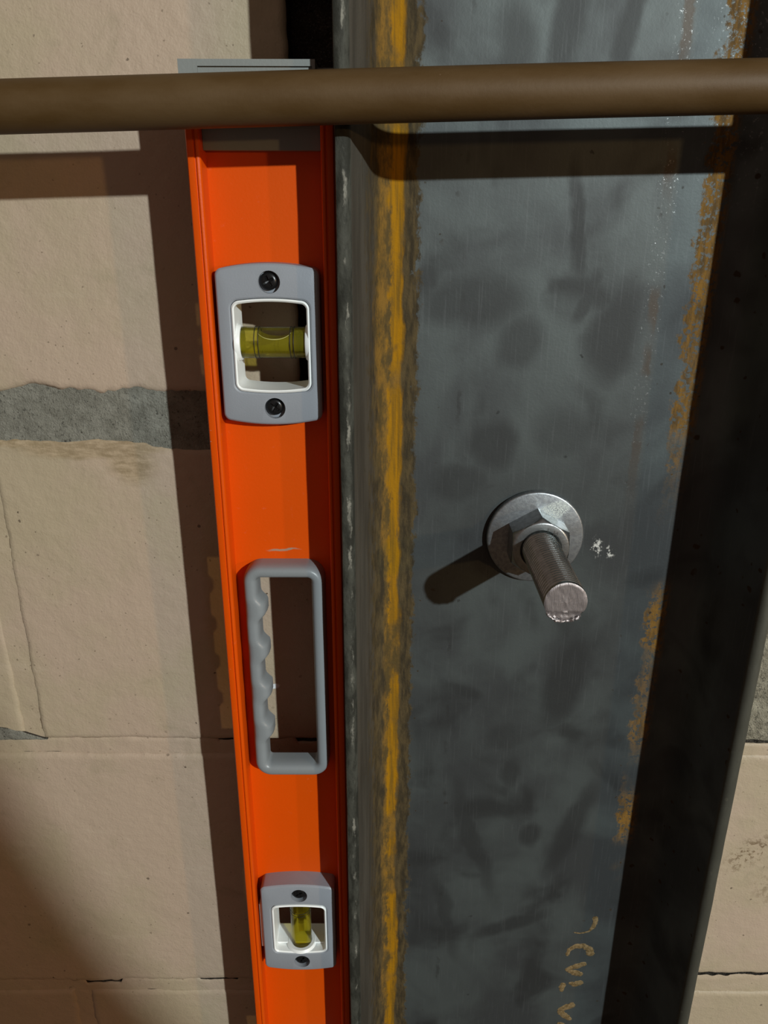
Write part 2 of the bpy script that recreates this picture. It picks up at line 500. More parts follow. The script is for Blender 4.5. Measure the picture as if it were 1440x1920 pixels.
def mat_washer():
    n = NT('zinc_washer')
    f = n.noise(0.5, 4, 0.6)
    col = n.mix(n.sm(f, 0.35, 0.65), (0.26, 0.28, 0.30), (0.37, 0.40, 0.415))
    d = n.noise(0.07, 4, 0.6)
    col = n.mix(n.mul(n.sm(d, 0.5, 0.75), 0.45), col, (0.20, 0.185, 0.17))
    w = n.warp(0.3, 2.5)
    pale = n.mul(n.blob(w, 87, -142, 9, 4.6, 28, 0.2), n.sm(n.noise(1.5, 3, 0.7), 0.46, 0.54))
    col = n.mix(n.mul(pale, 0.9), col, (0.62, 0.68, 0.63))
    return n.out(col, n.mixf(pale, n.mixf(f, 0.46, 0.36), 0.8), n.mixf(pale, 0.9, 0.0), n.bump(f, 0.10, 0.7))


def mat_mark():
    n = NT('crayon_mark')
    f = n.noise(0.7, 4, 0.7)
    col = n.mix(n.sm(f, 0.38, 0.62), (0.11, 0.068, 0.020), (0.225, 0.155, 0.070))
    return n.out(col, 0.85, 0.0, n.bump(f, 0.2, 0.8))


M_PAINT = mat_paint()
M_MORTAR = mat_mortar('grey_mortar')
M_CRUMB = mat_mortar('crumbling_mortar', (0.36, 0.33, 0.25), (0.15, 0.135, 0.10), 2.2)
M_BACK = mat_mortar('wall_core', (0.06, 0.05, 0.04), (0.03, 0.025, 0.02))
M_STEEL = mat_steel()
M_ORANGE = mat_orange()
M_GREY = mat_simple('grey_plastic', (0.275, 0.295, 0.325), 0.42, bscale=1.2, bdist=0.10)
M_GRIP = mat_simple('grey_rubber_grip', (0.225, 0.245, 0.255), 0.36, bscale=0.8, bdist=0.08)
M_CAP = mat_simple('grey_end_cap', (0.21, 0.225, 0.215), 0.55)
M_WHITE = mat_simple('white_plastic', (0.90, 0.92, 0.90), 0.4, bscale=0.5, bdist=0.05)
M_SCREW = mat_simple('black_screw', (0.022, 0.022, 0.023), 0.28, 0.6, bdist=0.03)
M_VIAL = mat_vial('yellow_vial', (0.96, 0.91, 0.42), 0.22)
M_LIQ2 = mat_vial('shaded_vial', (0.76, 0.68, 0.16), 0.06)  # same liquid tinted darker, for the shadow of its socket
M_CLEAR = mat_vial('clear_acrylic', (0.97, 0.97, 0.92), 0.01)
M_BUBBLE_GLINT = mat_simple('bubble_glint', (0.62, 0.58, 0.22), 0.15)  # pale colour of a thin tube imitating the bright rim of the air pocket
M_RING = mat_simple('black_ring', (0.01, 0.01, 0.01), 0.5)
M_COPPER = mat_copper()
M_WASHER = mat_washer()
M_NUT = mat_zinc('zinc_nut', (0.42, 0.45, 0.46), 0.34)
M_ROD = mat_zinc('zinc_thread', (0.46, 0.50, 0.49), 0.24)
M_CUT = mat_zinc('sawn_steel_end', (0.44, 0.40, 0.40), 0.42, streak=(1.6, 1, 0.18), scale=1.0, metal=0.75, bd=0.35)
M_MARK = mat_mark()
M_FLOOR = mat_mortar('concrete_floor', (0.24, 0.22, 0.19), (0.16, 0.15, 0.13), 0.6)

# ------------------------------------------------------------------ the room: floor and block wall
FLOOR_Z = -855.0
WALL_Y = 388.0


def structure(o):
    o['kind'] = 'structure'
    return o


m = MB(); m.box(-2200, 2800, -2600, 408, FLOOR_Z - 60, FLOOR_Z)
structure(m.build('floor', M_FLOOR, smooth=0))['label'] = 'bare grey concrete floor below the frame'
m = MB(); m.box(-1050, 1500, 408, 560, FLOOR_Z, 1120)
wall = structure(m.build('wall_back', M_BACK, smooth=0))
wall['label'] = 'painted beige concrete block wall with grey mortar joints'

JAG = {}


def jag(key, x, amp, length):
    """jagged offset of a joint edge along x (deterministic per joint edge)"""
    seed = abs(hash(key)) % 9973 if not isinstance(key, int) else key
    return amp * 2 * fbm(np.asarray(x) / length + 50, np.full_like(np.asarray(x, float), 3.3), seed, 5)


def gridded(name, xs, zbot, ztop, nz, ysurf, mat, parent, round_r=3.0, depth=24.0, edge_l=True, edge_r=True, seed=0, rough_amp=0.5, edge_amp=1.0):
    """a slab in the wall: front face follows ysurf with rounded, chipped borders, sides go back by depth"""
    xs = np.asarray(xs, float); nx = len(xs)
    t = np.linspace(0, 1, nz)
    X = np.repeat(xs[None, :], nz, 0)
    Z = zbot[None, :] * (1 - t[:, None]) + ztop[None, :] * t[:, None]
    # wobbling vertical ends
    span = xs[-1] - xs[0]
    u = (X - xs[0]) / span
    X = X + edge_amp * 2 * fbm(Z / 11, Z * 0 + 1.7, seed + 5, 4) * (1 - u) ** 8 + edge_amp * 2 * fbm(Z / 11, Z * 0 + 9.1, seed + 6, 4) * u ** 8
    dz = np.minimum(Z - zbot[None, :], ztop[None, :] - Z)
    dx = np.full_like(dz, 1e3)
    if edge_l: dx = np.minimum(dx, X - X[:, :1])
    if edge_r: dx = np.minimum(dx, X[:, -1:] - X)
    d = np.clip(np.minimum(dx, dz) + 0.9 * fbm(X / 6, Z / 6, seed + 9, 3), 0, None)
    k = np.clip(1 - d / round_r, 0, 1)
    Y = ysurf + round_r * (1 - np.sqrt(np.clip(1 - k * k, 0, 1))) * 0.8
    Y = Y + rough_amp * 2 * fbm(X / 28, Z / 28, seed + 1, 5) + 0.25 * rough_amp * 2 * fbm(X / 5, Z / 5, seed + 2, 3)
    verts = np.stack([X, Y, Z], -1).reshape(-1, 3).tolist()
    faces = []
    for j in range(nz - 1):
        for i in range(nx - 1):
            a = j * nx + i
            faces.append((a, a + 1, a + nx + 1, a + nx))
    ring = [i for i in range(nx)] + [j * nx + nx - 1 for j in range(1, nz)] + [(nz - 1) * nx + i for i in range(nx - 2, -1, -1)] + [j * nx for j in range(nz - 2, 0, -1)]
    n0 = len(verts)
    for r in ring: verts.append([verts[r][0], ysurf + depth, verts[r][2]])
    R = len(ring)
    nfront = len(faces)
    for q in range(R):
        faces.append((ring[q], n0 + q, n0 + (q + 1) % R, ring[(q + 1) % R]))
    o = obj(name, verts, faces, mat, parent, smooth=60)
    o.data.materials.append(M_BACK)          # broken sides inside the joints were never painted
    idx = np.zeros(len(o.data.polygons), dtype=np.int32); idx[nfront:] = 1
    o.data.polygons.foreach_set('material_index', idx)
    return o


# horizontal joints: (height of joint, lower block edge above, upper block edge below)
rows = [  # zbot, ztop, first head-joint centre
    (-853.0, -710.0, -28), (-700.0, -507.0, -211), (-499.0, -305.0, -28), (-295.0, -107.0, -211),
    (-82.5, 103.0, -28), (113.0, 306.0, -211), (316.0, 509.0, -28), (519.0, 712.0, -211), (722.0, 915.0, -28), (925.0, 1118.0, -211)]


def edge_fn(ri, which, x):
    """height of the lower / upper edge of a course along x"""
    z0, z1, _ = rows[ri]
    x = np.asarray(x, float)
    if which == 'bot':
        a = 3.2 if ri == 4 else 1.1
        z = z0 + jag(100 + ri, x, a, 16 if ri == 4 else 22)
        if ri == 2: z = z + 1.8 * fbm(x / 5.0, x * 0 + 8.1, 313, 3)
        if ri == 2: z = z + np.clip((x + 200) / 430, 0, 1.1) * 8.5
        if ri == 4: z = z + 2.2 * fbm(x / 3.5, x * 0 + 6.1, 311, 3)
        if ri == 4: z = z + 4.0 * np.exp(-((x + 178) / 9) ** 2)
    else:
        a = 1.9 if ri == 3 else 1.0
        z = z1 + jag(200 + ri, x, a, 34)
        if ri == 3: z = z + 1.2 * fbm(x / 4.0, x * 0 + 2.1, 312, 3)
        if ri == 3: z = z - 4.0 * np.clip((x + 150) / 40, 0, 1)
    return z


for ri, (z0, z1, h0) in enumerate(rows):
    joints = [h0 + 406 * k for k in range(-4, 6)]
    edges = [-1050] + [j for j in joints if -1000 < j < 1450] + [1500]
    for bi in range(len(edges) - 1):
        xl, xr = edges[bi] + 5, edges[bi + 1] - 5
        if ri == 4 and abs(edges[bi] + 28) < 1: xl = -10
        if ri == 4 and abs(edges[bi + 1] + 28) < 1: xr = -43
        if ri == 3 and abs(edges[bi] - 195) < 1: xl = 241
        if bi == 0: xl = -1050
        if bi == len(edges) - 2: xr = 1500
        seen = xr > -300 and xl < 300 and 1 <= ri <= 4
        step = (1.9 if ri in (3, 4) else 2.4) if seen else 12.0
        nx = max(4, int((xr - xl) / step)); nz = max(4, int((z1 - z0) / step))
        xs = np.linspace(xl, xr, nx)
        gridded('concrete_block', xs, edge_fn(ri, 'bot', xs), edge_fn(ri, 'top', xs), nz,
                WALL_Y + (0.0 if ri != 3 else 0.25), M_PAINT, wall, 2.6, 20, seed=ri * 31 + bi * 7)

# bed joints
for ri in range(len(rows) - 1):
    zb = rows[ri][1]; zt = rows[ri + 1][0]
    seen = 1 <= ri <= 3
    for (xa, xb) in ([(-1048, -300), (-300, 300), (300, 1498)] if seen else [(-1048, 1498)]):
        step = 1.6 if (seen and xa == -300) else 14
        xs = np.arange(xa, xb + step, step)
        lo = edge_fn(ri, 'top', xs) - 3.0
        if ri == 3:          # open joint filled with bare grey mortar
            gridded('mortar_joint', xs, lo, edge_fn(ri + 1, 'bot', xs) + 3.0, 20 if step < 5 else 5, WALL_Y + 1.0, M_MORTAR, wall, 0.5, 19, False, False, 77, 0.9, 0)
        else:                # joint painted over, with a ragged crack under the upper course
            if ri == 2:
                gap = -0.9 + 3.6 * fbm(xs / 34, xs * 0 + 4.4, 91, 4) + 1.0 * np.exp(-((xs + 225) / 18) ** 2)
                gap = np.where(xs > 205, 2.6, gap)
                gap = np.where((xs < -70) & (xs > -100), 1.2, gap)
                gap = np.where((xs > -52) & (xs < -24), 1.7 + 2 * fbm(xs / 7, xs * 0, 12, 3), gap)
            elif ri == 1:
                gap = -1.6 + 1.5 * fbm(xs / 20, xs * 0 + 2.2, 93, 4)
                gap = np.where(xs > 205, 2.5 + 2.6 * fbm(xs / 9, xs * 0, 55, 4), gap)
                gap = np.where((xs > -208) & (xs < -183), 2.4 + 2.5 * fbm(xs / 6, xs * 0, 56, 3), gap)
                gap = np.where((xs > -128) & (xs < -100), 1.2 + 2.5 * fbm(xs / 6, xs * 0, 57, 3), gap)
            else:
                gap = np.full_like(xs, -1.0)
            hi = edge_fn(ri + 1, 'bot', xs) - gap
            gridded('painted_joint', xs, lo, hi, 9 if step < 5 else 4, WALL_Y + 1.3, M_PAINT, wall, 1.0, 19, False, False, 60 + ri, 0.7, 0)

# head joints painted over, and two patches of bare mortar
for ri, (z0, z1, h0) in enumerate(rows):
    for k in range(-4, 6):
        xj = h0 + 406 * k
        if not (-1000 < xj < 1450): continue
        if ri == 4 and abs(xj + 28) < 1: continue
        wide = ri == 3 and abs(xj - 195) < 1
        xa, xb = (xj - 9, 243) if wide else (xj - 9, xj + 9)
        near = abs(xj) < 320 and 1 <= ri <= 4
        nx = max(5, int((xb - xa) / (1.6 if near else 4))); nz = int((z1 - z0) / (2.4 if near else 16))
        xs = np.linspace(xa, xb, nx)
        gridded('mortar_joint' if wide else 'painted_joint', xs, xs * 0 + z0 - 1, xs * 0 + z1 + 1, nz, WALL_Y + (2.0 if wide else 1.1), M_CRUMB if wide else M_PAINT, wall, 1.0, 17, False, False,
                40 + ri + k, 2.4 if wide else 0.8, 0)
xs = np.arange(-244, -203, 1.2)
taper = np.clip((-204 - xs) / 22, 0.02, 1)
gridded('mortar_patch', xs, -295.2 + 0 * xs + jag(301, xs, 0.5, 6), -294.6 + taper * 8.0 + jag(302, xs, 1.6, 7) * taper, 8, WALL_Y - 0.35, M_MORTAR, wall, 0.5, 3, True, True, 88, 0.5, 0.4)

# ------------------------------------------------------------------ steel channel, web towards the wall
XL, XR, YB, YT, YW = -19.5, 185.5, 387.2, 328.0, 378.0
half = [(XL, YB), (XL, 350), (XL, YT + 1.2), (XL + .35, YT + .35), (XL + 1.2, YT), (XL + 3.6, YT), (XL + 5.2, YT + .7), (XL + 6.2, YT + 2.2), (XL + 6.7, YT + 5), (XL + 10, 347), (XL + 13.2, 363)]
p0, p1, p2 = (XL + 13.2, 363), (XL + 16.2, YW), (XL + 29, YW)
for t in np.linspace(0, 1, 10)[1:]:
    half.append(((1 - t) ** 2 * p0[0] + 2 * t * (1 - t) * p1[0] + t * t * p2[0], (1 - t) ** 2 * p0[1] + 2 * t * (1 - t) * p1[1] + t * t * p2[1]))
prof = half + [(XL + XR - x, y) for x, y in reversed(half)]
zs = list(np.arange(FLOOR_Z, 1100, 9.0)) + [1100.0]
m = MB(); m.prism(prof, zs)
v = np.array(m.v)
edge = (v[:, 1] < YT + 3)
v[:, 1] += np.where(edge, 0.45 * fbm(v[:, 2] / 15, v[:, 0] / 3, 21, 3), 0)
v[:, 0] += np.where(edge, 0.35 * fbm(v[:, 2] / 12, v[:, 0] / 3, 22, 3), 0)
m.v = v.tolist()
channel = m.build('steel_channel', M_STEEL, smooth=40)
channel['label'] = 'tall dark grey steel channel with orange rust along its inner corners, bolted to wall'
channel['category'] = 'steel channel'


def ribbon(name, path, w, mat, parent, y, seed=0, seg=5, thick=0.22):
    """a daub of crayon on the web: ragged flat stroke with a little body"""
    pts = []
    for a, b in zip(path[:-1], path[1:]):
        for t in range(seg): pts.append((a[0] + (b[0] - a[0]) * t / seg, a[1] + (b[1] - a[1]) * t / seg))
    pts.append(path[-1])
    n = len(pts); vs = []; fs = []
    ws = np.interp(np.linspace(0, 1, n), np.linspace(0, 1, len(w)), w)
    r = random.Random(seed)
    for i, (x, z) in enumerate(pts):
        a = pts[max(0, i - 1)]; b = pts[min(n - 1, i + 1)]
        dx, dz = b[0] - a[0], b[1] - a[1]; L = math.hypot(dx, dz) or 1
        nx, nz = -dz / L, dx / L
        endk = 0.55 if i in (0, n - 1) else 1
        for s, yy in ((-1, y), (-0.75, y - thick), (0.75, y - thick), (1, y)):
            k = ws[i] / 2 * s * endk * (1 + r.uniform(-.22, .22))
            vs.append((x + nx * k, yy + r.uniform(-.05, .05) * (yy < y), z + nz * k))
    for i in range(n - 1):
        for q in range(3): fs.append((i * 4 + q, i * 4 + q + 1, i * 4 + q + 5, i * 4 + q + 4))
    fs.append((0, 1, 2, 3)); fs.append(tuple((n - 1) * 4 + q for q in range(4)))
    return obj(name, vs, fs, mat, parent, smooth=60)


marks = [([(138.4, -425.4), (139.0, -429.8), (138.1, -434.8), (135.2, -438.7), (129.6, -440.3), (125.7, -439.4)], [2.6, 2.8, 2.0, 1.0, .8, .5]),
         ([(123.0, -460.5), (124.2, -454.9), (128.2, -451.8), (133.5, -451.8), (137.6, -454.4), (138.4, -458.2), (137.4, -460.4)], [2.0, 2.2, 3.0, 3.6, 4.0, 4.2, 3.0]),
         ([(136.7, -467.4), (130.4, -470.1), (122.9, -473.4)], [2.8, 3.6, 1.6]), ([(123.4, -473.6), (129.0, -475.8), (135.0, -478.1)], [1.5, 3.8, 3.2]),
         ([(136.2, -485.0), (130.5, -486.9), (126.4, -485.7)], [3.2, 3.6, 1.6]), ([(123.0, -485.7), (122.1, -489.8), (122.4, -494.0)], [2.6, 3.4, 2.0]),
         ([(132.2, -505.8), (126.5, -509.3), (121.3, -512.5)], [4.2, 3.8, 3.4]), ([(121.3, -512.5), (126.2, -517.1), (131.1, -521.4)], [3.2, 4.0, 2.6]),
         ([(121.8, -525.0), (125.5, -526.4), (128.4, -530.8)], [3.0, 3.4, 2.6])]
for i, (p, w) in enumerate(marks):
    o = ribbon('paint_mark', p, [q * 1.3 for q in w], M_MARK, channel, YW + 0.03, i)
    if i == 0: o['label'] = 'faded ochre crayon lettering stroke'

# ------------------------------------------------------------------ anchor bolt: washer, nut, threaded rod
BX, BZ = 79.4, -156.4
bolt = empty('anchor_bolt', (BX, YW, BZ), 'shiny zinc threaded anchor rod with hex nut and round washer through the steel channel', 'bolt')


def ringpts(r, y, n=64, cx=BX, cz=BZ, a0=0.0):
    return [(cx + r * math.cos(a0 + 2 * math.pi * i / n), y, cz + r * math.sin(a0 + 2 * math.pi * i / n)) for i in range(n)]


m = MB()
m.loops([ringpts(10.2, 378), ringpts(25.0, 378), ringpts(25.4, 377.5), ringpts(25.4, 374.8), ringpts(25.1, 374.2), ringpts(24.4, 374.0), ringpts(10.2, 374.0)], close_last=True)
m.build('washer', M_WASHER, bolt, smooth=50)


def hexr(a, af):           # distance to hex side, corner up
    q = (a - math.radians(0)) % (math.pi / 3)
    q = q - math.pi / 6 if False else ((a + math.pi / 6) % (math.pi / 3)) - math.pi / 6
    return af / 2 / math.cos(q)


AF = 28.8; NN = 96; Y0, Y1 = 374.0, 358.6
loops = []


def hexloop(y, rmax=None):
    out = []
    for i in range(NN):
        a = 2 * math.pi * i / NN
        r = hexr(a, AF)
        if rmax: r = min(r, rmax)
        out.append((BX + r * math.cos(a), y, BZ + r * math.sin(a)))
    return out


for y, rm in ((Y0, None), (Y1 + 2.6, None), (Y1 + 2.0, 16.1), (Y1 + 1.3, 15.4), (Y1 + 0.6, 14.7), (Y1 + 0.15, 14.2), (Y1, 13.7)):
    loops.append(hexloop(y, rm))
loops.append(ringpts(10.6, Y1, NN)); loops.append(ringpts(9.2, Y1 + 1.0, NN)); loops.append(ringpts(9.2, Y0, NN))
m = MB(); m.loops(loops, close_last=True)
nut = m.build('nut', M_NUT, bolt, smooth=28)
M_STAMP = mat_simple('stamped_groove', (0.05, 0.045, 0.04), 0.7)
for strokes in ([(82.3, -144.6), (82.0, -146.9)], [(85.5, -145.9), (84.9, -148.6)], [(84.9, -148.6), (87.2, -146.9)], [(87.2, -146.9), (86.6, -149.6)]):
    ribbon('stamp_mark', strokes, [0.3, 0.3], M_STAMP, nut, Y1 + 0.02, 3, 2, 0.06)

# rod with a real helical thread, sawn end
PITCH_T, YTIP = 2.3, 301.0
na, per = 64, 8
ys = np.arange(377.9, YTIP + 0.5, -PITCH_T / per)
loops = []
for y in ys:
    lp = []
    for i in range(na):
        a = 2 * math.pi * i / na
        ph = (y / PITCH_T + i / na) % 1.0
        tri = abs(ph * 2 - 1)
        fade = min(1.0, max(0.15, (y - YTIP) / 3.0))
        r = 9.5 - 1.05 * (1 - min(1, tri * 1.25)) * fade
        lp.append((BX + r * math.cos(a), y, BZ + r * math.sin(a)))
    loops.append(lp)
m = MB(); m.loops(loops, cap0=True)
rod = m.build('threaded_rod', M_ROD, bolt, smooth=38)
# sawn face
vs = []; fs = []
nr = 14
rr = random.Random(8)
for k in range(nr + 1):
    r = 9.45 * k / nr
    for i in range(na):
        a = 2 * math.pi * i / na
        x, z = r * math.cos(a), r * math.sin(a)
        yy = YTIP + 0.25 * 2 * fbm(np.array(x * 1.1 + z * .2 + 20), np.array(z * 0.25 + 5), 4, 4)
        if z < -4.6: yy += 0.9 * min(1, (-4.6 - z) / 1.0) + 1.6 * fbm(np.array(x * .9 + 9), np.array(z * .9 + 3), 14, 3)   # broken-off lip at the bottom
        if k == nr: yy += 0.35
        vs.append((BX + x, float(yy), BZ + z))
for k in range(nr):
    for i in range(na):
        j = (i + 1) % na
        fs.append((k * na + i, k * na + j, (k + 1) * na + j, (k + 1) * na + i))
n0 = len(vs)
for i in range(na):
    a = 2 * math.pi * i / na; vs.append((BX + 9.4 * math.cos(a), float(ys[-1]) + .2, BZ + 9.4 * math.sin(a)))
for i in range(na):
    j = (i + 1) % na
    fs.append((nr * na + i, nr * na + j, n0 + j, n0 + i))
obj('sawn_end', vs, fs, M_CUT, rod, smooth=40)
# burr hanging on the lower rim
m = MB()
path = []; rad = []
for t in np.linspace(math.radians(212), math.radians(318), 22):
    path.append((BX + 9.5 * math.cos(t), YTIP + 0.7 + rr.uniform(-.5, .5), BZ + 9.5 * math.sin(t) + rr.uniform(-.35, .25))); rad.append(rr.uniform(.35, .95))
m.tube(path, rad, 7)
obj('burr', m.v, m.f, M_CUT, rod, smooth=30)

# ------------------------------------------------------------------ spirit level
LX0, LX1, LYF, LYB, FACE = -80.5, -20.5, 344.0, 368.0, 356.0
ZTOP, ZMID = 57.8, -399.0
ZBOT = 2 * ZMID - ZTOP
level = empty('spirit_level', ((LX0 + LX1) / 2, 356, ZBOT), 'orange spirit level with grey vial blocks and grip, held upright against the steel channel', 'spirit level')


def mir(z0, z1):
    return (2 * ZMID - z1, 2 * ZMID - z0)


V1 = (-86.0, -20.6); HD = (-287.2, -160.4); V2 = (-431.0, -367.4)
holes = [(-67.2, -32.3, -73.2, -33.4), (-66.4, -33.6, -283, -164), (-66.6, -33.4, -418.2, -380.6)]
for a in (0, 1):
    h = holes[a]; zz = mir(h[2], h[3]); holes.append((h[0], h[1], zz[0], zz[1]))
holes.sort(key=lambda h: -h[2])

m = MB()
# left and right rails, profile in XY
railL = [(LX0, LYB), (LX0, LYF + 1.0), (LX0 + .5, LYF + .2), (LX0 + 1.0, LYF), (LX0 + 2.9, LYF), (LX0 + 3.2, LYF + .8), (LX0 + 3.6, LYF + .9), (LX0 + 3.9, LYF + .25), (LX0 + 4.4, LYF + .1), (LX0 + 5.2, LYF + .35), (LX0 + 5.6, LYF + 1.2), (LX0 + 5.6, LYB)]
railR = [(LX0 + LX1 - x, y) for x, y in railL]
m.prism(railL, list(np.linspace(ZBOT + 20, 38, 60)))
m.prism(railR, list(np.linspace(ZBOT + 20, 38, 60)))
xw0, xw1 = LX0 + 5, LX1 - 5
cuts = [38.0]
for h in holes: cuts += [h[3], h[2]]
cuts.append(ZBOT + 20)
for i in range(0, len(cuts), 2):
    m.box(xw0, xw1, FACE, FACE + 2.2, cuts[i + 1], cuts[i])
for h in holes:
    m.box(xw0, h[0], FACE, FACE + 2.2, h[2], h[3]); m.box(h[1], xw1, FACE, FACE + 2.2, h[2], h[3])
m.build('body', M_ORANGE, level, smooth=25)


def end_cap(flip):
    m = MB()
    q = (lambda z: 2 * ZMID - z) if flip else (lambda z: z)

    def bx(x0, x1, y0, y1, z0, z1):
        a, b = sorted((q(z0), q(z1))); m.box(x0, x1, y0, y1, a, b)
    bx(LX0 - .4, -73.4, LYF - .5, LYB + .4, 38.4, ZTOP)              # covers the left rail
    bx(-73.4, -27.4, LYF - .3, LYB + .2, ZTOP - 2.4, ZTOP)           # top lip
    bx(-73.4, -28.6, LYF + .8, LYB - .5, 38.4, ZTOP - 2.4)          # sunk panel
    bx(-28.6, -27.4, LYF - .3, LYB + .2, 38.4, ZTOP - 2.4)           # right lip
    bx(-27.4, LX1 + .2, LYF + 9, LYB, 38.4, ZTOP - 1.5)              # tongue behind the right rail
    bx(-74.8, -26.4, LYF + 6.5, FACE, 26.0, 38.4)                    # plug between the rails
    return m.build('end_cap', M_CAP, level, smooth=25)


end_cap(False); end_cap(True)


def cut_bores(o, bores, r, y0, y1):
    """sink screw counterbores into a part"""
    for (x, z) in bores:
        cm = MB(); cm.loops([ringpts(r, y0, 28, x, z), ringpts(r, y1, 28, x, z)], cap0=True, cap1=True)
        c = cm.build('cutter', o.data.materials[0], smooth=30)
        md = o.modifiers.new('b', 'BOOLEAN'); md.object = c; md.operation = 'DIFFERENCE'; md.solver = 'EXACT'
        dg = bpy.context.evaluated_depsgraph_get()
        me = bpy.data.meshes.new_from_object(o.evaluated_get(dg))
        o.modifiers.clear(); o.data = me
        bpy.data.objects.remove(c)
    o.data.shade_smooth(); o.data.set_sharp_from_angle(angle=math.radians(32))


def screw(x, z, yf, parent, ang):
    R = 3.9
    vs = []; fs = []; n = 64
    for k, (r, dy) in enumerate(((0, 0), (.3, 0), (.55, 0), (.8, 0), (1.05, 0), (1.3, 0), (1.6, 0), (1.9, 0.02), (2.2, .05), (2.5, .10), (2.9, .2), (3.4, .45), (3.75, .85), (3.9, 1.8))):
        for i in range(n):
            a = 2 * math.pi * i / n
            px, pz = r * math.cos(a), r * math.sin(a)
            c, s = math.cos(ang), math.sin(ang)
            u, w = px * c + pz * s, -px * s + pz * c
            deep = 0
            if (abs(u) < .5 and abs(w) < 2.3) or (abs(w) < .5 and abs(u) < 2.3): deep = 1.3 * (1 - r / 4.0)
            vs.append((x + px, yf + dy + deep, z + pz))
    for k in range(13):
        for i in range(n):
            j = (i + 1) % n; fs.append((k * n + i, k * n + j, (k + 1) * n + j, (k + 1) * n + i))
    return obj('screw', vs, fs, M_SCREW, parent, smooth=40)


def lerp_loop(a, b, s, y):
    return [(p[0] + (q[0] - p[0]) * s, y, p[1] + (q[1] - p[1]) * s) for p, q in zip(a, b)]


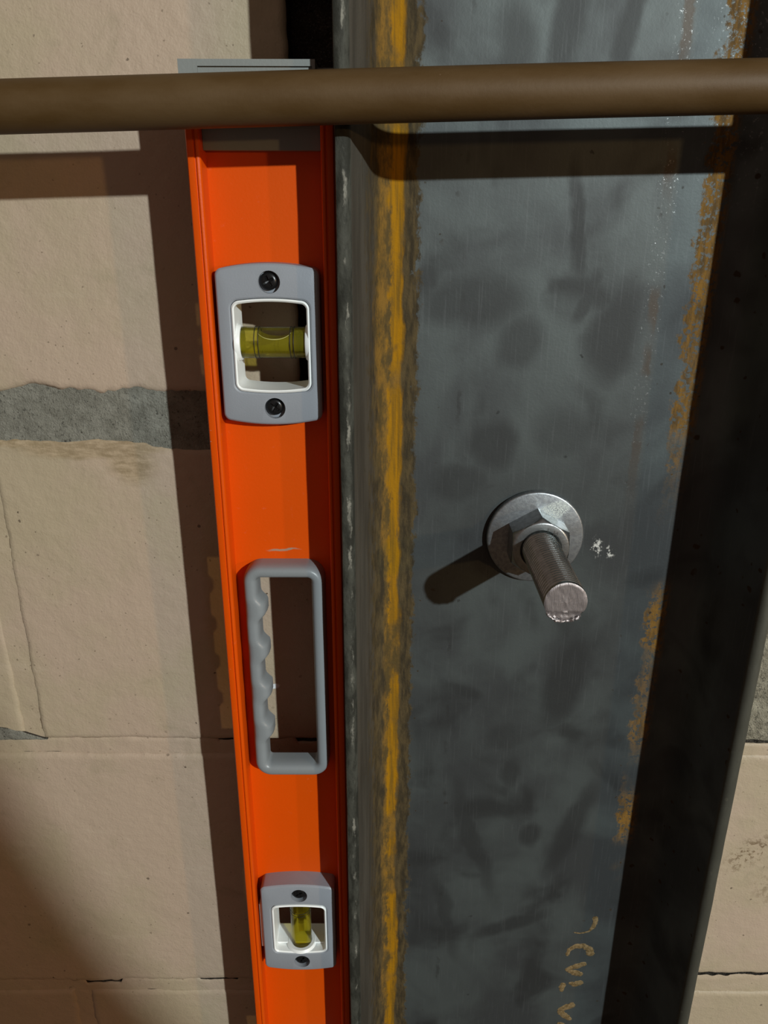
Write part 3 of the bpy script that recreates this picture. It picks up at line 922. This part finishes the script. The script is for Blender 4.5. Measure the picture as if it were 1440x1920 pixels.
def vial_block(x0, x1, z0, z1, ox0, ox1, oz0, oz1, arch, oarch, vertical):
    yf = LYF + 1.0
    outer = rrect(x0, x1, z0, z1, 2.6, arch)
    outer2 = rrect(x0 + .5, x1 - .5, z0 + .5, z1 - .5, 2.3, arch)
    outer3 = rrect(x0 + 1.1, x1 - 1.1, z0 + 1.1, z1 - 1.1, 2.0, arch)
    inn = rrect(ox0, ox1, oz0, oz1, 3.2, oarch)
    inn0 = rrect(ox0 - .7, ox1 + .7, oz0 - .7, oz1 + .7, 3.6, oarch)
    L = lambda pts, y: [(p[0], y, p[1]) for p in pts]
    m = MB()
    m.loops([L(outer, FACE), L(outer, yf + 1.1), L(outer2, yf + .3), L(outer3, yf), L(inn0, yf), L(inn, yf + .6), L(inn, FACE)], close_last=True)
    blk = m.build('vial_block', M_GREY, level, smooth=32)
    xc = (x0 + x1) / 2
    zt, zb = (z1 + oz1) / 2 + arch * .55, (z0 + oz0) / 2 - arch * .55
    cut_bores(blk, [(xc + 1.0, zt), (xc + 1.0, zb)], 4.75, yf - 2, yf + 3.4)
    screw(xc + .6, zt + .25, yf + .9, blk, 0.5); screw(xc + .6, zb + .25, yf + .9, blk, 0.95)
    # white frame lining the opening
    i1 = rrect(ox0 + .25, ox1 - .25, oz0 + .25, oz1 - .25, 3.1, oarch)
    i2 = rrect(ox0 + 1.5, ox1 - 1.5, oz0 + 1.5, oz1 - 1.5, 2.2, oarch)
    i15 = rrect(ox0 + .9, ox1 - .9, oz0 + .9, oz1 - .9, 2.6, oarch)
    m = MB()
    m.loops([L(i1, 364), L(i1, yf + .1), L(i15, yf - .45), L(i2, yf + .2), L(i2, 364)], close_last=True)
    fr = m.build('vial_frame', M_WHITE, blk, smooth=40)
    zc = (oz0 + oz1) / 2
    if not vertical:
        r, yc, xa, xb = 7.0, 352.3, ox0 + 3.2, ox1 - 2.6
        cz = zc + .9

        def cl(x, rr_, n=40): return [(x, yc + rr_ * math.cos(2 * math.pi * i / n), cz + rr_ * math.sin(2 * math.pi * i / n)) for i in range(n)]
        for (q0, q1) in ((ox0 + .8, xa), (xb, ox1 - .8)):
            s = MB(); s.loops([cl(q0, 8.2), cl(q0 + (q1 - q0) * .8, 8.0), cl(q1, 7.6)] if q0 < xc else [cl(q1, 8.2), cl(q0 + .5, 8.0), cl(q0, 7.6)], cap0=True, cap1=True)
            s.build('socket', M_WHITE, fr, smooth=35)
        s = MB(); s.loops([cl(xa, r), cl(xb, r)], cap0=True, cap1=True)
        vial = s.build('vial', M_CLEAR, blk, smooth=40)
        lq = []
        for xx in np.linspace(xa + .3, xb - .3, 70):
            t = (xx + 48.8) / 7.9
            top = 6.45 - (4.3 * math.sqrt(1 - t * t) if abs(t) < 1 else 0)
            lq.append([(xx, p[1], cz + min(p[2] - cz, top)) for p in cl(xx, 6.5, 48)])
        s = MB(); s.loops(lq, cap0=True, cap1=True); s.build('liquid', M_VIAL, vial, smooth=60)
        mp = []
        for t in np.linspace(-.93, .93, 26):
            q = 6.45 - 4.3 * math.sqrt(1 - t * t)
            mp.append((-48.8 + 7.9 * t, yc - math.sqrt(max(0.2, 6.55 ** 2 - q * q)), cz + q))
        s = MB(); s.tube(mp, [.08 + .16 * (1 - abs(2 * k / 25 - 1)) for k in range(26)], 7); s.build('bubble_rim_glint', M_BUBBLE_GLINT, vial, smooth=60)
        for xr in (-57.6, -55.9, -41.8, -40.2):
            s = MB(); s.tube([c for c in cl(xr, r + .05, 48)] + [cl(xr, r + .05, 48)[0]], .17, 6, cap=False); s.build('ring_mark', M_RING, vial, smooth=60)
    else:
        r, yc, cx = 6.25, 352.0, xc + .5
        za, zb2 = oz0 + 2.4, oz1 - 1.6

        def cl(z, rr_, n=40): return [(cx + rr_ * math.cos(2 * math.pi * i / n), yc + rr_ * math.sin(2 * math.pi * i / n), z) for i in range(n)]
        for (q0, q1) in ((oz0 + 1.2, za), (oz1 - 1.9, oz1 - 1.0)):
            s = MB(); s.box(ox0 + 1.2, ox1 - 1.2, 350.2, 363.5, q0, q1); s.build('socket', M_WHITE, fr, smooth=20)
        s = MB(); s.loops([cl(oz0 + 1.2, 9.2), cl(za + .3, 8.2), cl(za + .3, 6.3), cl(oz0 + 1.2, 6.3)], close_last=True); s.build('socket_rim', M_WHITE, fr, smooth=35)
        s = MB(); s.loops([cl(za - .8, r), cl(oz1 - 1.9, r)], cap0=True, cap1=True)
        vial = s.build('vial', M_CLEAR, blk, smooth=40)
        s = MB(); s.loops([cl(za - .6, r - .45), cl(oz1 - 2.4, r - .45)], cap0=True, cap1=True)
        s.build('liquid', M_LIQ2, vial, smooth=40)
        for zr in (zc + 9.0, zc + 11.0):
            s = MB(); s.tube([c for c in cl(zr, r + .04, 48)] + [cl(zr, r + .04, 48)[0]], .13, 6, cap=False); s.build('ring_mark', M_RING, vial, smooth=60)
        s = MB(); s.box(x0 - 1.7, x0 - .1, LYF + 4.4, FACE, oz0 + 1, oz1 - 2); s.build('vial_clip', M_WHITE, blk, smooth=20)
    return blk


zz1 = mir(*V1); o1 = mir(-72.8, -33.7)
vial_block(-73.0, -28.2, V1[0], V1[1], -67.0, -32.5, -72.8, -33.7, 2.6, 1.3, False)
vial_block(-72.2, -28.6, V2[0], V2[1], -66.5, -33.5, -417.9, -381.0, 2.4, 1.2, True)
vial_block(-73.0, -28.2, zz1[0], zz1[1], -67.0, -32.5, o1[0], o1[1], 2.6, 1.3, False)


def scallop(pts, z_hi, z_lo):
    """finger grooves along the left side of the grip opening"""
    out = []
    for x, z in pts:
        if x < -56 and z_lo + 6 < z < z_hi - 5:
            ph = ((z_hi - 9.5 - z) % 24.3) / 24.3
            b = 0.5 - 0.5 * math.cos(2 * math.pi * min(1, ph / 0.66)) if ph < .66 else 0
            x = x + 3.5 * min(1, b * 1.5)
        out.append((x, z))
    return out


def grip(z0, z1):
    m_pts = 70
    outer = rrect(-70.2, -29.6, z0, z1, 9.0, 0, 9, m_pts)
    inn = rrect(-62.9, -36.4, z0 + 8.0, z1 - 6.8, 1.6, 0, 9, m_pts)
    inn = scallop(inn, z1 - 6.8, z0 + 8.0)
    ring = []
    h = FACE - (LYF + 1.0)
    for s, f in ((0, 0), (0, .45), (.03, .68), (.10, .86), (.22, .96), (.38, 1.0), (.6, 1.0), (.78, .96), (.90, .84), (.97, .64), (1.0, .4), (1.0, -.02), (.5, -.02)):
        ring.append(lerp_loop(outer, inn, s, FACE - h * f))
    m = MB(); m.loops(ring, close_last=True)
    return m.build('hand_grip', M_GRIP, level, smooth=60)


grip(*HD); grip(*mir(*HD))

# ------------------------------------------------------------------ pipe across the front
PA, PB = np.array([-900., 318.6, 18.6]), np.array([1300., 318.6, 74.8])
m = MB()
pp = [tuple(PA + (PB - PA) * t) for t in np.linspace(0, 1, 120)]
pp = [(p[0], p[1] + 0.3 * math.sin(p[0] / 130), p[2] + 0.3 * math.sin(p[0] / 90 + 1)) for p in pp]
m.tube(pp, 9.1, 40)
pipe = m.build('water_pipe', M_COPPER, smooth=50)
pipe['label'] = 'dull brown copper pipe running across in front of the channel and level'
pipe['category'] = 'pipe'
